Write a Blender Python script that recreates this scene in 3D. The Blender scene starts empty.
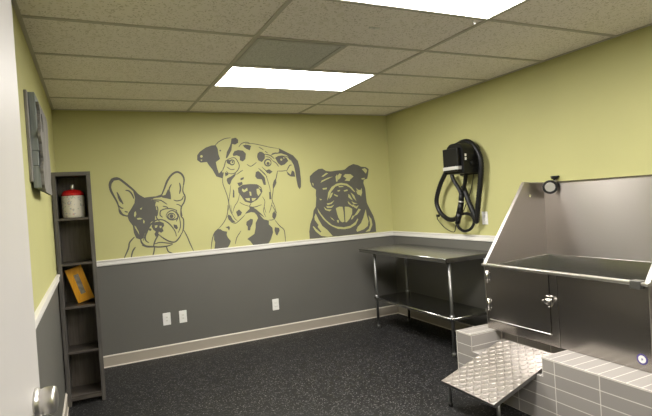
import bpy, bmesh, math, random
from mathutils import Vector, Matrix
from mathutils.geometry import delaunay_2d_cdt
random.seed(7)
SC = bpy.context.scene
COL = SC.collection
PI = math.pi
# room measurements (metres): camera stands over x=0, y=0
XL, XR, YB, YF, H = -0.2611, 3.3413, 5.1506, -1.30, 2.4396
RAIL = 1.0164
# ------------------------------------------------------------------ helpers
class MB:
    def __init__(s):
        s.bm = bmesh.new(); s.uv = s.bm.loops.layers.uv.new('UVMap'); s.mi = 0
    def _new(s, before):
        for f in s.bm.faces:
            if f not in before: f.material_index = s.mi
    def box(s, x0, x1, y0, y1, z0, z1, bev=0, seg=2, M=None):
        b = bmesh.new()
        r = bmesh.ops.create_cube(b, size=1)
        for v in b.verts:
            v.co = Vector(((x0+x1)/2+v.co.x*(x1-x0), (y0+y1)/2+v.co.y*(y1-y0), (z0+z1)/2+v.co.z*(z1-z0)))
        if bev: bmesh.ops.bevel(b, geom=b.edges[:], offset=bev, segments=seg, profile=.5, affect='EDGES')
        s.merge(b, M); return s
    def merge(s, b, M=None):
        mp = {}
        for v in b.verts:
            co = M @ v.co if M else v.co
            mp[v] = s.bm.verts.new(co)
        for f in b.faces:
            try:
                n = s.bm.faces.new([mp[v] for v in f.verts]); n.material_index = s.mi; n.smooth = f.smooth
            except ValueError: pass
        b.free()
    def cyl(s, p0, p1, r0, r1=None, seg=20, bev=0, M=None):
        r1 = r0 if r1 is None else r1
        p0, p1 = Vector(p0), Vector(p1); d = p1-p0
        b = bmesh.new()
        bmesh.ops.create_cone(b, cap_ends=True, segments=seg, radius1=r0, radius2=r1, depth=d.length)
        T = Matrix.Translation((p0+p1)/2) @ d.to_track_quat('Z', 'Y').to_matrix().to_4x4()
        for f in b.faces: f.smooth = len(f.verts) == 4
        if bev:
            es = [e for e in b.edges if any(len(f.verts) > 4 for f in e.link_faces)]
            bmesh.ops.bevel(b, geom=es, offset=bev, segments=2, profile=.5, affect='EDGES')
        s.merge(b, (M @ T) if M else T); return s
    def lathe(s, prof, origin=(0,0,0), axis='Z', seg=28, M=None):
        b = bmesh.new(); rings = []
        for r, h in prof:
            ring = []
            for k in range(seg):
                a = 2*PI*k/seg
                ring.append(b.verts.new((max(r,1e-4)*math.cos(a), max(r,1e-4)*math.sin(a), h)))
            rings.append(ring)
        for i in range(len(rings)-1):
            for k in range(seg):
                f = b.faces.new((rings[i][k], rings[i][(k+1)%seg], rings[i+1][(k+1)%seg], rings[i+1][k])); f.smooth = True
        b.faces.new(rings[0][::-1]); b.faces.new(rings[-1])
        R = {'Z': Matrix.Identity(4), 'X': Matrix.Rotation(PI/2, 4, 'Y'), 'Y': Matrix.Rotation(-PI/2, 4, 'X'), '-X': Matrix.Rotation(-PI/2, 4, 'Y')}[axis]
        T = Matrix.Translation(origin) @ R
        s.merge(b, (M @ T) if M else T); return s
    def tube(s, pts, r, seg=12, closed=False, smooth_n=6, ridges=0):
        P = catmull(pts, smooth_n, closed) if smooth_n else [Vector(p) for p in pts]
        n = len(P); b = bmesh.new(); rings = []
        up = Vector((0.3, 0.2, 1)).normalized(); prev = None
        for i, p in enumerate(P):
            t = (P[(i+1) % n]-P[i-1]) if closed else (P[min(i+1, n-1)]-P[max(i-1, 0)])
            t.normalize()
            if prev is None: u = t.orthogonal().normalized()
            else: u = (prev - t*prev.dot(t)).normalized()
            prev = u; w = t.cross(u)
            rr = r*(1+(0.10 if ridges and i % 2 else 0))
            rings.append([b.verts.new(p+(u*math.cos(2*PI*k/seg)+w*math.sin(2*PI*k/seg))*rr) for k in range(seg)])
        m = n if closed else n-1
        for i in range(m):
            A, B = rings[i], rings[(i+1) % n]
            off = 0
            if closed and i == n-1:
                off = min(range(seg), key=lambda o: (A[0].co-B[o].co).length)
            for k in range(seg):
                f = b.faces.new((A[k], A[(k+1)%seg], B[(k+1+off)%seg], B[(k+off)%seg])); f.smooth = True
        if not closed:
            b.faces.new(rings[0][::-1]); b.faces.new(rings[-1])
        s.merge(b); return s
    def prism(s, poly, fn, d0, d1, holes=()):
        """poly: 2-D outline (with holes); fn(u, v, d) -> xyz; extruded from d0 to d1"""
        loops = [list(poly)]+[list(h) for h in holes]
        tris, V = triangulate(loops)
        b = bmesh.new()
        a = [b.verts.new(fn(x, y, d0)) for x, y in V]; c = [b.verts.new(fn(x, y, d1)) for x, y in V]
        for t in tris:
            b.faces.new([a[i] for i in t]); b.faces.new([c[i] for i in reversed(t)])
        e = [x for x in b.edges if len(x.link_faces) == 1 and x.verts[0] in a and x.verts[1] in a]
        ia = {v: i for i, v in enumerate(a)}
        for x in e:
            i, j = ia[x.verts[0]], ia[x.verts[1]]
            b.faces.new((a[i], a[j], c[j], c[i]))
        bmesh.ops.recalc_face_normals(b, faces=b.faces[:])
        s.merge(b); return s
    def quad(s, pts, uvs=None):
        f = s.bm.faces.new([s.bm.verts.new(p) for p in pts]); f.material_index = s.mi
        if uvs:
            for l, u in zip(f.loops, uvs): l[s.uv].uv = u
        return s
    def build(s, name, mat, parent=None, recalc=True):
        if recalc: bmesh.ops.recalc_face_normals(s.bm, faces=s.bm.faces[:])
        me = bpy.data.meshes.new(name)
        off = Vector((0,0,0))
        if parent is not None:
            off = wloc(parent)
        else:
            xs = [v.co for v in s.bm.verts]
            off = Vector(((min(c.x for c in xs)+max(c.x for c in xs))/2, (min(c.y for c in xs)+max(c.y for c in xs))/2, min(c.z for c in xs)))
        if parent is not None and parent.type == 'MESH': pass
        for v in s.bm.verts: v.co -= off
        for f in s.bm.faces:
            if all(l[s.uv].uv.length < 1e-9 for l in f.loops):
                f.normal_update(); n = f.normal; ax = max(range(3), key=lambda k: abs(n[k])); i, j = ((1, 2), (0, 2), (0, 1))[ax]
                for l in f.loops: l[s.uv].uv = (l.vert.co[i], l.vert.co[j])
        s.bm.to_mesh(me); s.bm.free()
        for m in (mat if isinstance(mat, (list, tuple)) else [mat]): me.materials.append(m)
        o = bpy.data.objects.new(name, me); COL.objects.link(o)
        if parent is not None: o.parent = parent
        else: o.location = off
        return o
def wloc(o):
    v = Vector(o.location)
    while o.parent is not None:
        o = o.parent; v += o.location
    return v
def catmull(pts, n, closed=False):
    P = [Vector(p) for p in pts]; out = []; N = len(P)
    for i in range(N if closed else N-1):
        if closed: a, b, c, d = P[i-1], P[i], P[(i+1)%N], P[(i+2)%N]
        else: a, b, c, d = P[max(i-1,0)], P[i], P[i+1], P[min(i+2,N-1)]
        for k in range(n):
            t = k/n
            out.append(.5*((2*b)+(c-a)*t+(2*a-5*b+4*c-d)*t*t+(3*b-a-3*c+d)*t**3))
    if not closed: out.append(P[-1])
    return out
def inside(p, poly):
    x, y = p; r = False; j = len(poly)-1
    for i in range(len(poly)):
        xi, yi = poly[i]; xj, yj = poly[j]
        if (yi > y) != (yj > y) and x < (xj-xi)*(y-yi)/(yj-yi)+xi: r = not r
        j = i
    return r
def triangulate(loops):
    V = []; E = []
    for L in loops:
        b = len(V); V += [Vector((p[0], p[1])) for p in L]
        E += [(b+i, b+(i+1) % len(L)) for i in range(len(L))]
    vo, eo, fo, _, _, _ = delaunay_2d_cdt(V, E, [], 0, 1e-6)
    T = []
    for f in fo:
        c = (sum(vo[i].x for i in f)/len(f), sum(vo[i].y for i in f)/len(f))
        if inside(c, loops[0]) and not any(inside(c, h) for h in loops[1:]): T.append(list(f))
    return T, [(v.x, v.y) for v in vo]
def tag(o, label=None, cat=None, group=None, kind=None):
    if label: o['label'] = label
    if cat: o['category'] = cat
    if group: o['group'] = group
    if kind: o['kind'] = kind
    return o
def thing(name, loc, label, cat, group=None):
    o = bpy.data.objects.new(name, None); COL.objects.link(o); o.location = loc; o.empty_display_size = .1
    return tag(o, label, cat, group)
def struct(o): o['kind'] = 'structure'; return o
def sub(parent, name, mat, fn, label=None):
    m = MB(); fn(m); o = m.build(name, mat, parent)
    if label: o['label'] = label
    return o
# ------------------------------------------------------------------ materials
def mat(name, col, rough=.5, metal=0, spec=.5, noise=None, bump=None, coat=0):
    """noise=(scale, amount) modulates colour; bump=(scale, strength, distance)"""
    m = bpy.data.materials.new(name); m.use_nodes = True; nt = m.node_tree; N = nt.nodes
    p = N['Principled BSDF']; p.inputs['Base Color'].default_value = (*col, 1)
    p.inputs['Roughness'].default_value = rough; p.inputs['Metallic'].default_value = metal
    p.inputs['Specular IOR Level'].default_value = spec
    if coat: p.inputs['Coat Weight'].default_value = coat
    tc = N.new('ShaderNodeTexCoord')
    if noise:
        nz = N.new('ShaderNodeTexNoise'); nz.inputs['Scale'].default_value = noise[0]; nz.inputs['Detail'].default_value = 5
        nt.links.new(tc.outputs['Object'], nz.inputs['Vector'])
        r = N.new('ShaderNodeValToRGB'); a = noise[1]
        r.color_ramp.elements[0].position = .3; r.color_ramp.elements[1].position = .7
        r.color_ramp.elements[0].color = (*[max(0, c*(1-a)) for c in col], 1); r.color_ramp.elements[1].color = (*[min(1, c*(1+a)) for c in col], 1)
        nt.links.new(nz.outputs['Fac'], r.inputs['Fac']); nt.links.new(r.outputs['Color'], p.inputs['Base Color'])
    if bump:
        nb = N.new('ShaderNodeTexNoise'); nb.inputs['Scale'].default_value = bump[0]; nb.inputs['Detail'].default_value = 3
        nt.links.new(tc.outputs['Object'], nb.inputs['Vector'])
        b = N.new('ShaderNodeBump'); b.inputs['Strength'].default_value = bump[1]; b.inputs['Distance'].default_value = bump[2]
        nt.links.new(nb.outputs['Fac'], b.inputs['Height']); nt.links.new(b.outputs['Normal'], p.inputs['Normal'])
    return m
def steel(name, col, rough, stretch=(1, 1, 60), amp=.06, bump=.02, wav=0.0, aniso=0):
    """brushed stainless: stretched noise drives roughness and a faint bump"""
    m = mat(name, col, rough, 1); nt = m.node_tree; N = nt.nodes; p = N['Principled BSDF']
    tc = N.new('ShaderNodeTexCoord'); mp = N.new('ShaderNodeMapping'); mp.inputs['Scale'].default_value = stretch
    nz = N.new('ShaderNodeTexNoise'); nz.inputs['Scale'].default_value = 8; nz.inputs['Detail'].default_value = 4
    nt.links.new(tc.outputs['Object'], mp.inputs['Vector']); nt.links.new(mp.outputs['Vector'], nz.inputs['Vector'])
    mr = N.new('ShaderNodeMapRange'); mr.inputs['To Min'].default_value = rough-amp; mr.inputs['To Max'].default_value = rough+amp
    nt.links.new(nz.outputs['Fac'], mr.inputs['Value']); nt.links.new(mr.outputs['Result'], p.inputs['Roughness'])
    if aniso:
        tg = N.new('ShaderNodeTangent'); tg.direction_type = 'UV_MAP'; tg.uv_map = 'UVMap'
        nt.links.new(tg.outputs[0], p.inputs['Tangent']); p.inputs['Anisotropic'].default_value = aniso; p.inputs['Anisotropic Rotation'].default_value = .25
    if wav:
        n2 = N.new('ShaderNodeTexNoise'); n2.inputs['Scale'].default_value = 2.2; n2.inputs['Detail'].default_value = 1
        nt.links.new(tc.outputs['Object'], n2.inputs['Vector'])
        b2 = N.new('ShaderNodeBump'); b2.inputs['Strength'].default_value = wav; b2.inputs['Distance'].default_value = .05
        nt.links.new(n2.outputs['Fac'], b2.inputs['Height']); nt.links.new(b2.outputs['Normal'], p.inputs['Normal'])
    return m
def wood(name, c1, c2, axis='Z', scale=6, rough=.55):
    m = mat(name, c1, rough); nt = m.node_tree; N = nt.nodes; p = N['Principled BSDF']
    tc = N.new('ShaderNodeTexCoord'); mp = N.new('ShaderNodeMapping')
    s = {'X': (1, 14, 14), 'Y': (14, 1, 14), 'Z': (14, 14, 1)}[axis]; mp.inputs['Scale'].default_value = s
    nz = N.new('ShaderNodeTexNoise'); nz.inputs['Scale'].default_value = scale; nz.inputs['Detail'].default_value = 6; nz.inputs['Distortion'].default_value = .6
    nt.links.new(tc.outputs['Object'], mp.inputs['Vector']); nt.links.new(mp.outputs['Vector'], nz.inputs['Vector'])
    r = N.new('ShaderNodeValToRGB'); r.color_ramp.elements[0].position = .32; r.color_ramp.elements[1].position = .68
    r.color_ramp.elements[0].color = (*c1, 1); r.color_ramp.elements[1].color = (*c2, 1)
    nt.links.new(nz.outputs['Fac'], r.inputs['Fac']); nt.links.new(r.outputs['Color'], p.inputs['Base Color'])
    return m
def speckle(name, base, rough, layers, spec=.3, bump=None):
    """layers: (scale, threshold, colour) round flecks from voronoi cells with a random pick"""
    m = mat(name, base, rough, 0, spec, None, bump); nt = m.node_tree; N = nt.nodes; p = N['Principled BSDF']
    tc = N.new('ShaderNodeTexCoord'); cur = None
    for sc, th, col in layers:
        v = N.new('ShaderNodeTexVoronoi'); v.inputs['Scale'].default_value = sc
        nt.links.new(tc.outputs['Object'], v.inputs['Vector'])
        sp = N.new('ShaderNodeSeparateColor'); nt.links.new(v.outputs['Color'], sp.inputs['Color'])
        g = N.new('ShaderNodeMath'); g.operation = 'LESS_THAN'; g.inputs[1].default_value = th
        nt.links.new(sp.outputs[0], g.inputs[0])
        mx = N.new('ShaderNodeMix'); mx.data_type = 'RGBA'
        nt.links.new(g.outputs[0], mx.inputs['Factor']); mx.inputs['B'].default_value = (*col, 1)
        if cur is None: mx.inputs['A'].default_value = (*base, 1)
        else: nt.links.new(cur, mx.inputs['A'])
        cur = mx.outputs['Result']
    nt.links.new(cur, p.inputs['Base Color'])
    return m
def emit(name, col, st):
    m = bpy.data.materials.new(name); m.use_nodes = True; nt = m.node_tree; nt.nodes.clear()
    e = nt.nodes.new('ShaderNodeEmission'); e.inputs['Color'].default_value = (*col, 1); e.inputs['Strength'].default_value = st
    o = nt.nodes.new('ShaderNodeOutputMaterial'); nt.links.new(e.outputs[0], o.inputs['Surface']); return m
def tile_mat():
    m = mat('grey_wall_tile', (.3,.29,.27), .42); nt = m.node_tree; N = nt.nodes; p = N['Principled BSDF']
    uv = N.new('ShaderNodeUVMap'); uv.uv_map = 'UVMap'
    b = N.new('ShaderNodeTexBrick'); b.offset = 0; b.squash = 1
    b.inputs['Scale'].default_value = 1; b.inputs['Brick Width'].default_value = .29; b.inputs['Row Height'].default_value = .0788
    b.inputs['Mortar Size'].default_value = .0028; b.inputs['Mortar Smooth'].default_value = .1
    b.inputs['Color1'].default_value = (*TILE1, 1); b.inputs['Color2'].default_value = (*TILE2, 1); b.inputs['Mortar'].default_value = (.72,.69,.64,1)
    nt.links.new(uv.outputs[0], b.inputs['Vector']); nt.links.new(b.outputs['Color'], p.inputs['Base Color'])
    bp = N.new('ShaderNodeBump'); bp.invert = True; bp.inputs['Strength'].default_value = .4; bp.inputs['Distance'].default_value = .002
    nt.links.new(b.outputs['Fac'], bp.inputs['Height']); nt.links.new(bp.outputs['Normal'], p.inputs['Normal'])
    return m
TILE1, TILE2 = (.315,.292,.272), (.35,.325,.302)
EXPO, LAMP = 0.08, 33.0
GREEN = mat('green_wall_paint', (.47,.455,.205), .62, 0, .3, (1.2,.04), (220,.12,.002))
GREY = mat('grey_wall_paint', (.125,.121,.108), .5, 0, .35, (1.2,.04), (220,.12,.002))
WHITE = mat('white_trim_paint', (.72,.70,.66), .4)
BASEB = mat('taupe_vinyl_baseboard', (.37,.33,.27), .45)
BASEL = mat('pale_baseboard_edge', (.62,.57,.49), .5)
FLOOR = speckle('black_rubber_floor', (.008,.008,.0085), .5, [(70,.10,(.028,.028,.029)),(120,.07,(.065,.064,.064)),(170,.04,(.19,.185,.18))], .35, (90,.25,.002))
TILEC = speckle('pinhole_ceiling_tile', (.90,.845,.80), .9, [(95,.08,(.72,.67,.60)),(170,.06,(.58,.53,.46)),(40,.05,(.82,.77,.70))], .1, (120,.35,.003))
TBAR = mat('ceiling_grid_metal', (.50,.465,.41), .5)
DOORP = mat('white_door_paint', (.50,.48,.462), .42, 0, .4, (3,.02))
CHROME = mat('chrome', (.72,.71,.69), .12, 1)
SATIN = steel('satin_nickel', (.66,.64,.61), .36, (1,1,30), .02, 0)
STEEL_V = steel('brushed_steel', (.56,.52,.485), .33, (1,1,40), .01, 0, .0, .75)
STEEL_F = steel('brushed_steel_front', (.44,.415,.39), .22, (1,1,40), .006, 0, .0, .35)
STEEL_T = steel('brushed_steel_table', (.42,.42,.405), .24, (30,1,1), .01, 0, .0)
RIM = steel('bright_steel_edge', (.74,.72,.69), .3, (1,1,20))
ALU = mat('aluminium_tread_plate', (.56,.52,.495), .34, .9)
GALV = mat('galvanised_steel_tube', (.27,.27,.265), .42, 1)
BLACKP = mat('black_plastic', (.006,.006,.0065), .4, 0, .3)
BLACKR = mat('black_rubber_hose', (.006,.006,.0065), .42, 0, .35)
MURALP = mat('grey_brown_mural_paint', (.105,.102,.088), .6, 0, .3, (6,.06))
WHITEP = mat('white_plastic', (.78,.77,.74), .35)
SHELFW = wood('dark_grey_woodgrain', (.058,.053,.048), (.105,.096,.086), 'Z', 5, .45)
SHELFB = wood('brown_grey_woodgrain', (.075,.062,.050), (.135,.112,.090), 'Z', 4, .5)
TEAL = wood('weathered_grey_teal_wood', (.15,.17,.16), (.26,.28,.265), 'Z', 4, .8)
PALEW = wood('whitewashed_grey_wood', (.13,.122,.11), (.25,.238,.215), 'Z', 4, .8)
DARKW = wood('dark_weathered_wood', (.06,.055,.05), (.12,.11,.10), 'Z', 5, .8)
ORANGE = wood('yellow_orange_wood', (.80,.34,.012), (.95,.48,.03), 'Z', 4, .4)
DKBROWN = mat('dark_red_brown_edge', (.12,.03,.015), .5)
RED = mat('glossy_red_glaze', (.55,.012,.012), .25)
CREAM = speckle('printed_cream_ceramic', (.70,.66,.58), .35, [(75,.06,(.55,.40,.35)),(95,.06,(.40,.46,.37)),(110,.05,(.45,.45,.50))], .4)
VENTM = speckle('perforated_grey_metal', (.56,.555,.55), .5, [(160,.30,(.42,.415,.41))], .3)
EMIT = emit('lit_lamp_diffuser', (1.0,.965,.915), LAMP)
TILEM = tile_mat()
PURPLE = mat('purple_print', (.07,.05,.22), .4)
GROUT = mat('pale_grout', (.70,.66,.61), .7)
SILV = mat('silver_plastic', (.62,.61,.59), .35, .3)
INKB = mat('blue_grey_print', (.22,.22,.36), .5)
IVORY = mat('ivory_jack', (.60,.58,.53), .4)
INKG = mat('grey_print', (.25,.25,.24), .5)

# ------------------------------------------------------------------ the room
m = MB(); m.box(XL-1.5, XR+.1, YF-.1, YB+.1, -.1, 0); struct(m.build('floor', FLOOR))
m = MB(); m.box(XL-1.5, XR+.1, YF-.1, YB+.1, H, H+.1); struct(m.build('ceiling', TILEC))
def wall2(name, x0, x1, y0, y1, cut=None):
    m = MB()
    spans = [(x0, x1, y0, y1)] if not cut else [(x0, x1, y0, cut[0]), (x0, x1, cut[1], y1)]
    for a, b, c, d in spans:
        m.mi = 1; m.box(a, b, c, d, 0, RAIL-.03); m.mi = 0; m.box(a, b, c, d, RAIL-.03, H)
    if cut: m.mi = 0; m.box(x0, x1, cut[0], cut[1], 2.1, H)
    return struct(m.build(name, [GREEN, GREY]))
wall2('wall_back', XL-.1, XR+.1, YB, YB+.1)
wall2('wall_right', XR, XR+.1, YF, YB)
wall2('wall_left', XL-.1, XL, YF, YB, (-.37, .565))
wall2('wall_front', XL-1.5, XR+.1, YF-.1, YF)
wall2('wall_corridor', XL-1.6, XL-1.5, YF-.1, YB+.1)
def rail(name, f, a, b):
    """f(s, d, z): s along the wall, d away from it"""
    prof = [(0,RAIL-.056),(.012,RAIL-.056),(.016,RAIL-.046),(.016,RAIL-.018),(.022,RAIL-.012),(.022,RAIL-.002),(.018,RAIL),(0,RAIL)]
    m = MB(); m.prism(prof, lambda d, z, s: f(s, d, z), a, b); return struct(m.build(name, WHITE))
rail('trim_1', lambda s, d, z: (s, YB-d, z), XL, XR)
rail('trim_2', lambda s, d, z: (XR-d, s, z), 2.886, YB-.022)
rail('trim_7', lambda s, d, z: (XR-d, s, z), YF, 1.630)
rail('trim_3', lambda s, d, z: (XL+d, s, z), .66, YB-.022)
def base(name, f, a, b):
    m = MB()
    m.prism([(0,0),(.010,0),(.010,.098),(.0,.098)], lambda d, z, s: f(s, d, z), a, b); m.mi = 1
    m.prism([(0,.098),(.013,.098),(.013,.105),(.007,.1105),(0,.1105)], lambda d, z, s: f(s, d, z), a, b)
    m.prism([(.010,0),(.016,0),(.014,.007),(.010,.010)], lambda d, z, s: f(s, d, z), a, b)
    return struct(m.build(name, [BASEB, BASEL]))
base('baseboard_back', lambda s, d, z: (s, YB-d, z), XL, XR)
base('baseboard_right', lambda s, d, z: (XR-d, s, z), 2.98, YB-.016)
base('baseboard_left', lambda s, d, z: (XL+d, s, z), .66, YB-.016)
# ceiling grid: T-bars and wall angle
GX = (.9514-1.2192, .9514, .9514+1.2192); ROWS = [4.0271+.6096*k for k in range(-8, 2)]
m = MB()
zb = H-.006
for y in ROWS: m.box(XL, XR, y-.012, y+.012, zb, H+.002)
for x in GX[1:]: m.box(x-.012, x+.012, YF, YB, zb-.0006, H+.002)
for a in ((XL, XL+.02, YF, YB), (XR-.02, XR, YF, YB), (XL, XR, YB-.02, YB), (XL, XR, YF, YF+.02)): m.box(*a, zb-.001, H+.002)
struct(m.build('trim_4', TBAR))
# door folded back against the left wall, with its knob
hx, hy, fx, fy = -.262+.03, .585, -.148, 1.490
d = Vector((fx-hx, fy-hy, 0)).normalized(); nrm = Vector((d.y, -d.x, 0))
DM = Matrix(((d.x, nrm.x, 0, hx), (d.y, nrm.y, 0, hy), (0, 0, 1, 0), (0, 0, 0, 1)))
L = (Vector((fx, fy, 0))-Vector((hx, hy, 0))).length
m = MB(); m.box(0, L, -.042, 0, .012, 2.085, .003, 1, DM)
door = struct(m.build('door_1', DOORP))
m = MB(); kx = L-.062
K = DM @ Matrix.Translation((kx, 0, .985)) @ Matrix.Rotation(-PI/2, 4, 'X')
m.lathe([(.036,-.001),(.036,.005),(.031,.009),(.030,.014),(.0325,.018),(.0335,.024),(.0335,.040),(.031,.045),(.022,.0475),(.0,.048)], M=K, seg=36)
knob = m.build('door_knob', SATIN, door); knob['label'] = 'round satin metal knob'
m = MB()
for y0, y1 in ((-.37-.07, -.37), (.565, .565+.02)):
    m.box(XL-.115, XL+.015, y0, y1, 0, 2.1)
m.box(XL-.115, XL+.015, -.44, .585, 2.1, 2.17)
struct(m.build('trim_5', WHITE))
# ------------------------------------------------------------------ ceiling fittings
def light(x0, y0, label):
    x1, y1 = x0+1.2192, y0+.6096; z = H
    t = thing('ceiling_light', ((x0+x1)/2, (y0+y1)/2, z-.012), label, 'light', 'recessed ceiling lights')
    m = MB(); a = .0125
    for q in ((x0+a, x1-a, y0+a, y0+a+.014), (x0+a, x1-a, y1-a-.014, y1-a), (x0+a, x0+a+.014, y0+a+.014, y1-a-.014), (x1-a-.014, x1-a, y0+a+.014, y1-a-.014)):
        m.box(*q, z-.010, z, .001, 1)
    m.build('frame', WHITE, t)
    m = MB(); m.box(x0+.027, x1-.027, y0+.027, y1-.027, z-.007, z-.001); m.build('diffuser', EMIT, t)
    return t
light(GX[1], ROWS[7], 'lit white rectangular ceiling light panel beside the grey vent, nearer the back wall')
light(GX[1], ROWS[4], 'lit white ceiling light panel cut by the top edge of the photo')
light(GX[1], ROWS[1], 'lit white ceiling light panel above the doorway, behind the viewer')
x0, x1, y0, y1 = GX[1]+.014, GX[1]+.6056, ROWS[6]+.014, ROWS[7]-.014
t = thing('ceiling_vent', ((x0+x1)/2, (y0+y1)/2, H-.012), 'dark grey perforated square air vent in the ceiling beside the lit panel', 'vent')
m = MB()
for q in ((x0, x1, y0, y0+.022), (x0, x1, y1-.022, y1), (x0, x0+.022, y0+.022, y1-.022), (x1-.022, x1, y0+.022, y1-.022)): m.box(*q, H-.011, H, .002, 1)
m.build('frame', mat('vent_grey_frame', (.45,.44,.42), .5), t)
m = MB(); m.box(x0+.022, x1-.022, y0+.022, y1-.022, H-.006, H)
m.build('perforated_plate', VENTM, t)
m = MB()
m.box(x1+.006, x1+.022, y0-.01, y1+.01, H-.006, H+.001); struct(m.build('trim_6', TBAR))
m = MB(); m.box(1.545,1.612,2.488,2.508,H-.007,H+.0005,.003,2); m.cyl((1.578,2.498,H-.007),(1.578,2.498,H-.012),.005)
tag(m.build('ceiling_clip', WHITEP), 'small white flat clip on the ceiling tile between the two lit panels', 'clip')
m = MB(); m.tube([(2.098,2.235,H-.001),(2.098,2.235,H-.014),(2.103,2.235,H-.021),(2.110,2.235,H-.018),(2.109,2.235,H-.012)], .0032, 8); m.cyl((2.098,2.235,H-.004),(2.098,2.235,H),.010)
tag(m.build('ceiling_hook', WHITEP), 'little white hook hanging at the corner of the nearer ceiling light', 'hook')
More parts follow.
